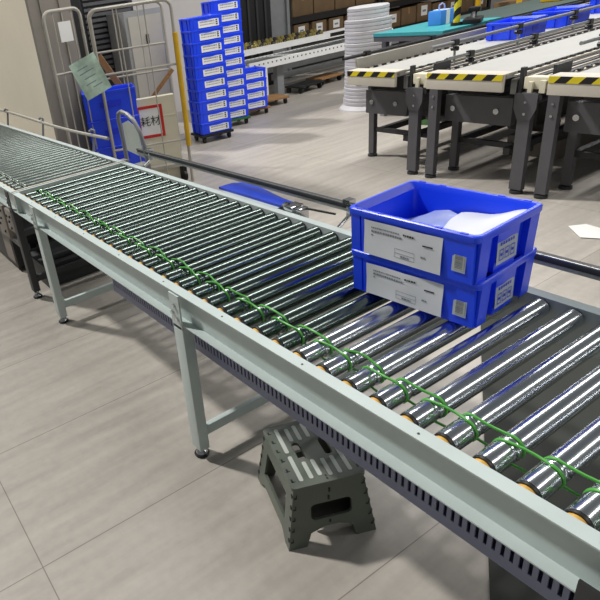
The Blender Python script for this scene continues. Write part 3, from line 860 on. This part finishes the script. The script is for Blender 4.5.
for k in range(6):
    x = 10.8 + k * .52; carton(x, x + .46, 8.22, 8.8, .12, .17, 'brown box low on the yellow posted rack, %s from its end nearest the teal table' % NUM[k], 'low boxes on the yellow rack')

# ------------------------------------------------------------------ foam roll
bm = NB(); prof = [(0, .36), (.015, .355), (.05, .315)]
for k in range(26):
    z = .06 + k * .0445; r = .282 + .02 * max(0, 1 - k / 8) + .002 * math.sin(k * 2.1) - (.035 if k > 22 else 0); prof += [(z, r), (z + .008, r + .004), (z + .036, r + .004)]
prof += [(1.222, .235), (1.225, .20)]
lathe(bm, prof, 'Z', (0, 0, 0), 40)
tag(obj('foam_roll', bm, M['foam'], None, (5.47, 7.06, 0), ang=20), 'tall white roll of ribbed packing foam standing on the floor', 'foam roll')

# ------------------------------------------------------------------ teal table
tt = thing('work_table', 'work table with teal top and dark edge behind the first belt conveyor', 'table', (6.1, 6.05, 0))
bm = NB(); bx(bm, 4.98, 6.0, 5.62, 6.54, .915, .95); obj('table_top', bm, M['teal'], tt, world=True, smooth=False, label='teal table top')
bm = NB(); bx(bm, 4.985, 5.995, 5.625, 6.535, .86, .914); obj('apron', bm, M['dark'], tt, world=True, smooth=False)
for x in (5.1, 5.9):
    for y in (5.7, 6.46):
        bm = NB(); bx(bm, x - .03, x + .03, y - .03, y + .03, 0, .86); obj('leg', bm, M['grey'], tt, world=True, smooth=False)
bm = NB(); bx(bm, 5.05, 5.95, 6.2, 6.4, .3, .8); obj('under_shelf', bm, M['cage'], tt, world=True, smooth=False)
bb = thing('blue_case', 'light blue case with a handle and white band on the teal table', 'case', (5.62, 6.12, .9505), .1)
bm = NB(); bx(bm, -.14, .14, -.08, .08, 0, .15, bev=.01); obj('case_body', bm, mat('light_blue', s(70, 140, 222), .4), bb)
bm = NB(); tube(bm, [(-.06, 0, .15), (-.05, 0, .20), (0, 0, .215), (.05, 0, .20), (.06, 0, .15)], .009, 8); obj('handle', bm, M['film'], bb)
bm = NB(); bx(bm, -.035, .035, -.083, .083, .0005, .153); obj('band', bm, M['white'], bb, smooth=False)
hp_ = thing('hazard_post', 'upright yellow and black striped post beside the blue case on the teal table', 'post', (5.42, 5.78, .9505))
bm = NB(); rod(bm, (0, 0, .02), (0, 0, .6), .035, 14); obj('pole', bm, M['hazard'], hp_)
bm = NB(); rod(bm, (0, 0, 0), (0, 0, .03), .06, 16); obj('foot', bm, M['black'], hp_)
bm = NB(); bx(bm, -.18, .18, -.09, .09, 0, .05, bev=.015); rod(bm, (-.05, 0, .03), (.09, 0, .12), .03, 10); bx(bm, .02, .16, -.06, .06, .10, .15, bev=.012)
tag(obj('tape_dispenser', bm, M['black'], None, (5.62, 5.72, .9505), (0, 0, .5)), 'black tape dispenser near the edge of the teal table', 'tape dispenser')

# ------------------------------------------------------------------ belt conveyors
def belt_conveyor(yl, yr, label, left_leg, x_end=10.5):
    ym = (yl + yr) / 2; t = thing('belt_conveyor', label, 'conveyor', (3.4, ym, 0))
    bm = NB(); bx(bm, 3.42, x_end, yr + .06, yl - .06, .80, .835); obj('belt', bm, M['belt'], t, world=True, smooth=False, label='white belt')
    bm = NB(); bx(bm, 3.285, 3.31, yr, yl, .735, .855, bev=.004); bx(bm, 3.31, 3.42, yr, yl, .845, .855)
    ep = obj('end_plate', bm, M['plate'], t, world=True)
    bm = NB(); bx(bm, -.003, 0, -(yl - yr) / 2 + .004, (yl - yr) / 2 - .004, 0, .042)
    obj('hazard_strip', bm, M['hazard'], ep, (3.2845, ym, .812), world=True, smooth=False, label='yellow and black hazard strip')
    for y in (yr, yl):
        o = 1 if y == yl else -1
        bm = NB(); bx(bm, 3.42, x_end, y - .022, y + .022, .70, .80, mi=0); bx(bm, 3.42, x_end, y - .012, y + .012, .815, .83, mi=1)
        x = 3.5
        while x < 7.5:
            bx(bm, x, x + .035, y - o * .018 - .012, y - o * .018 + .012, .83, .845, mi=2); x += .11
        obj('side_rail', bm, [M['alu'], M['plate'], M['dark2']], t, world=True, smooth=False)
    bm = NB(); bx(bm, 3.47, 3.53, yr + .02, yl - .05, .46, .66)
    for y in (yl - .12, yr + .14): rod(bm, (3.462, y, .56), (3.47, y, .56), .022, 12, mi=1)
    bx(bm, 3.53, x_end, yr + .02, yr + .05, .56, .70); bx(bm, 3.53, x_end, yl - .05, yl - .02, .56, .70)
    obj('cross_panel', bm, [M['dark'], M['chrome']], t, world=True, smooth=False)
    # legs
    def leg(x, y, w=.10, gus=False):
        bm = NB(); bx(bm, x - .025, x + .025, y - w / 2, y + w / 2, .03, .72)
        if gus: prism(bm, [(y - w * .9, .72), (y + w * .9, .72), (y + w * .9, .62), (y + w / 2, .54), (y - w / 2, .54), (y - w * .9, .62)], 'X', x - .03, x - .02)
        for z in (.66, .58): rod(bm, (x - .032, y, z), (x - .025, y, z), .010, 8, mi=1)
        l = obj('leg', bm, [M['dark'], M['chrome']], t, world=True, smooth=False)
        b2 = NB(); rod(b2, (x, y, .0), (x, y, .02), .045, 14); rod(b2, (x, y, .02), (x, y, .05), .012, 8)
        obj('leveling_foot', b2, [M['dark2'], M['chrome']], l, world=True)
    if left_leg: leg(3.40, yl - .005, .075)
    leg(3.40, yr - .125, .09, True)
    leg(3.67, yl - .03 + (.07 if not left_leg else 0), .06)
    for x in (5.2, 7.2, 9.2):
        leg(x, yl - .03, .08); leg(x, yr + .03, .08)
    bm = NB(); bx(bm, 3.66, 3.69, yr - .05, yl, .24, .28); bx(bm, 3.66, 9.3, yl - .1, yl - .05, .24, .29); bx(bm, 3.5, 9.3, yr + .02, yr + .07, .24, .29)
    obj('lower_brace', bm, M['dark2'], t, world=True, smooth=False)
    bm = NB(); bx(bm, 4.0, 4.5, yr + .12, yl - .12, .34, .56, bev=.01); rod(bm, (4.25, yr + .1, .30), (4.25, yl - .15, .30), .07, 14)
    obj('drive_unit', bm, M['black'], t, world=True)
    # guards on posts
    return t
def guard(t, y, z, x0, x1, m):
    bm = NB(); rod(bm, (x0, y, z), (x1, y, z), .014, 10); g_ = obj('guard_rail', bm, m, t, world=True)
    x = x0 + .3
    while x < min(x1, 8.5):
        b2 = NB(); rod(b2, (x, y, .80), (x, y, z), .010, 8, mi=1); box(b2, (x, y, z), (.05, .045, .045), None, 0); rod(b2, (x, y - .03, z - .05), (x, y + .03, z - .05), .018, 10, mi=0)
        obj('guard_bracket', b2, [M['black'], M['alu']], g_, world=True); x += .9
b1 = belt_conveyor(5.32, 4.80, 'white belt conveyor with hazard strip end, carrying blue totes, beside the foam roll', False)
b2_ = belt_conveyor(4.50, 3.88, 'white belt conveyor with hazard strip end, middle of the three', True)
b3 = belt_conveyor(3.575, 2.90, 'white belt conveyor with hazard strip end, cut by the right side of the photo', True)
guard(b1, 5.40, .945, 3.32, 9, M['black']); guard(b1, 4.72, .985, 3.62, 9, M['grey']); guard(b2_, 4.56, .90, 3.6, 9, M['alu']); guard(b2_, 3.74, .955, 3.95, 9, M['grey'])
bm = NB(); bx(bm, 3.44, 9, 5.34, 5.37, .835, .93); obj('back_plate', bm, M['cage'], b1, world=True, smooth=False)
for t, y0 in ((b1, 4.63), (b2_, 3.71)):
    bm = NB(); bx(bm, 3.42, 3.50, y0 - .085, y0 + .10, .74, .82, bev=.004); bx(bm, 3.40, 3.42, y0 - .06, y0 - .02, .72, .80); bx(bm, 3.40, 3.42, y0 + .03, y0 + .06, .72, .79)
    obj('transfer_unit', bm, M['cream'], t, world=True, label='small cream transfer unit')
    bm = NB(); rod(bm, (3.46, y0 - .02, .69), (3.40, y0 - .02, .69), .03, 12); rod(bm, (3.46, y0 + .07, .70), (3.40, y0 + .07, .70), .022, 12); bx(bm, 3.42, 3.6, y0 - .11, y0 - .085, .66, .90); bx(bm, 3.42, 3.46, y0 + .11, y0 + .135, .66, .88)
    obj('transfer_bracket', bm, M['dark2'], t, world=True)
    bm = NB()
    for k in range(4): bx(bm, 3.5, 9, y0 - .08 + k * .05, y0 - .06 + k * .05, .80, .822, mi=k % 2)
    obj('cable_channel', bm, [M['dark'], M['plate']], t, world=True, smooth=False)
# low tray and box under the belts
bm = NB(); bx(bm, 4.3, 8, 3.95, 4.4, 0, .16, bev=.005)
tag(obj('floor_channel', bm, M['column']), 'low beige floor channel under the middle belt conveyor', 'floor channel')
bm = NB(); bx(bm, 4.4, 8, 2.95, 3.45, 0, .15, bev=.005)
tag(obj('floor_channel', bm, M['column']), 'low beige floor channel under the rightmost belt conveyor', 'floor channel')
bm = NB(); bx(bm, -.12, .12, -.07, .07, 0, .16, bev=.006); bx(bm, -.05, .05, -.072, .072, .1, .165)
tag(obj('green_carton', bm, mat('green_print', s(74, 122, 66), .5), None, (5.0, 5.75, 0), (0, 0, .2)), 'small green carton on the floor under the teal table', 'box')
# totes riding on the first belt
belt_tote = tote_shell_me(.50, .36, .16)
for (x, y, rz, lab) in ((5.28, 5.02, .12, 'blue tote on the far belt conveyor, nearest of the three riding it'), (6.05, 5.02, .08, 'blue tote on the far belt conveyor, middle of the three riding it'), (7.2, 5.04, .05, 'blue tote on the far belt conveyor, farthest of the three riding it')):
    t = thing('storage_tote', lab, 'tote', (x, y, .8355), rz, 'blue totes riding the belt conveyor')
    link('tote_shell', belt_tote, t)
    bm = NB(); box(bm, (0, -.176, .075), (.12, .003, .05)); obj('label_holder', bm, M['blue2'], t, smooth=False)
bm = NB(); bx(bm, -.2, .2, -.12, .12, 0, .1, bev=.02); bx(bm, -.16, .16, -.09, .09, .1, .12, bev=.008)
tag(obj('yellow_bin', bm, M['yellow'], None, (7.75, 6.0, .9405), (0, 0, .1)), 'yellow bin behind the farthest blue tote', 'bin')
bm = NB(); bx(bm, 6.05, 9.0, 5.62, 6.5, 0, .94); tag(obj('packing_bench', bm, mat('dark_green_top', s(58, 74, 72), .5), smooth=False), 'dark green packing bench continuing from the teal table, under the yellow bin', 'bench')
# paper litter
bm = NB()
pts = [(2.86, 3.02), (2.99, 3.16), (3.08, 3.10), (3.05, 2.94), (2.95, 2.86)]
plate(bm, pts, [], .003, Matrix.Translation((0, 0, .0065)))
tag(obj('paper_scrap', bm, M['white'], smooth=False), 'torn white paper scrap lying on the floor near the belt conveyors', 'paper')

# ------------------------------------------------------------------ light
w = bpy.data.worlds.new('World'); bpy.context.scene.world = w; w.use_nodes = True
nt = w.node_tree; bg = nt.nodes['Background']
tc = nt.nodes.new('ShaderNodeTexCoord'); sp = nt.nodes.new('ShaderNodeSeparateXYZ'); nt.links.new(tc.outputs['Generated'], sp.inputs[0])
rp = nt.nodes.new('ShaderNodeValToRGB'); rp.color_ramp.elements[0].position = 0; rp.color_ramp.elements[1].position = 1
rp.color_ramp.elements[0].color = (.20, .195, .185, 1); rp.color_ramp.elements[1].color = (.125, .138, .15, 1)
e = rp.color_ramp.elements.new(.25); e.color = (.17, .17, .165, 1)
nt.links.new(sp.outputs['Z'], rp.inputs['Fac']); nt.links.new(rp.outputs['Color'], bg.inputs['Color']); bg.inputs['Strength'].default_value = .85
sun = bpy.data.lights.new('hall_light', 'SUN'); sun.energy = 2.6; sun.angle = math.radians(3.5); sun.color = (1, .97, .92)
so = bpy.data.objects.new('hall_light', sun); C.objects.link(so); so.location = (-2, 6, 5)
so.rotation_euler = Vector((.38, -.75, -1)).to_track_quat('-Z', 'Y').to_euler()
def strip(x, y, z, sx, sy, en):
    l = bpy.data.lights.new('strip_light', 'AREA'); l.shape = 'RECTANGLE'; l.size = sx; l.size_y = sy; l.energy = en; l.color = (1, .98, .95)
    o = bpy.data.objects.new('strip_light', l); C.objects.link(o); o.location = (x, y, z); return o
for y, e_ in ((-1.5, 250), (5.5, 400)): strip(6.5, y, 4.6, 12, .7, e_)

# ------------------------------------------------------------------ camera
f_, yaw, pit, rol = 586.0788, .4876, .4724, -.152
d = Vector((math.sin(yaw) * math.cos(pit), math.cos(yaw) * math.cos(pit), -math.sin(pit)))
r = Vector((math.cos(yaw), -math.sin(yaw), 0)); u = r.cross(d)
r2 = math.cos(rol) * r + math.sin(rol) * u; u2 = -math.sin(rol) * r + math.cos(rol) * u
cam = bpy.data.cameras.new('camera'); co = bpy.data.objects.new('camera', cam); C.objects.link(co)
mw = Matrix((r2, u2, -d)).transposed().to_4x4(); mw.translation = Vector((-.8441, 1.3668, 1.6331)); co.matrix_world = mw
cam.sensor_width = 36; cam.lens = f_ * 36 / 600; cam.shift_x = (300 - 177.) / 600; cam.clip_start = .02; cam.clip_end = 100
bpy.context.scene.camera = co
vs = bpy.context.scene.view_settings; vs.view_transform = 'Standard'; vs.look = 'None'; vs.exposure = .12; vs.gamma = 1
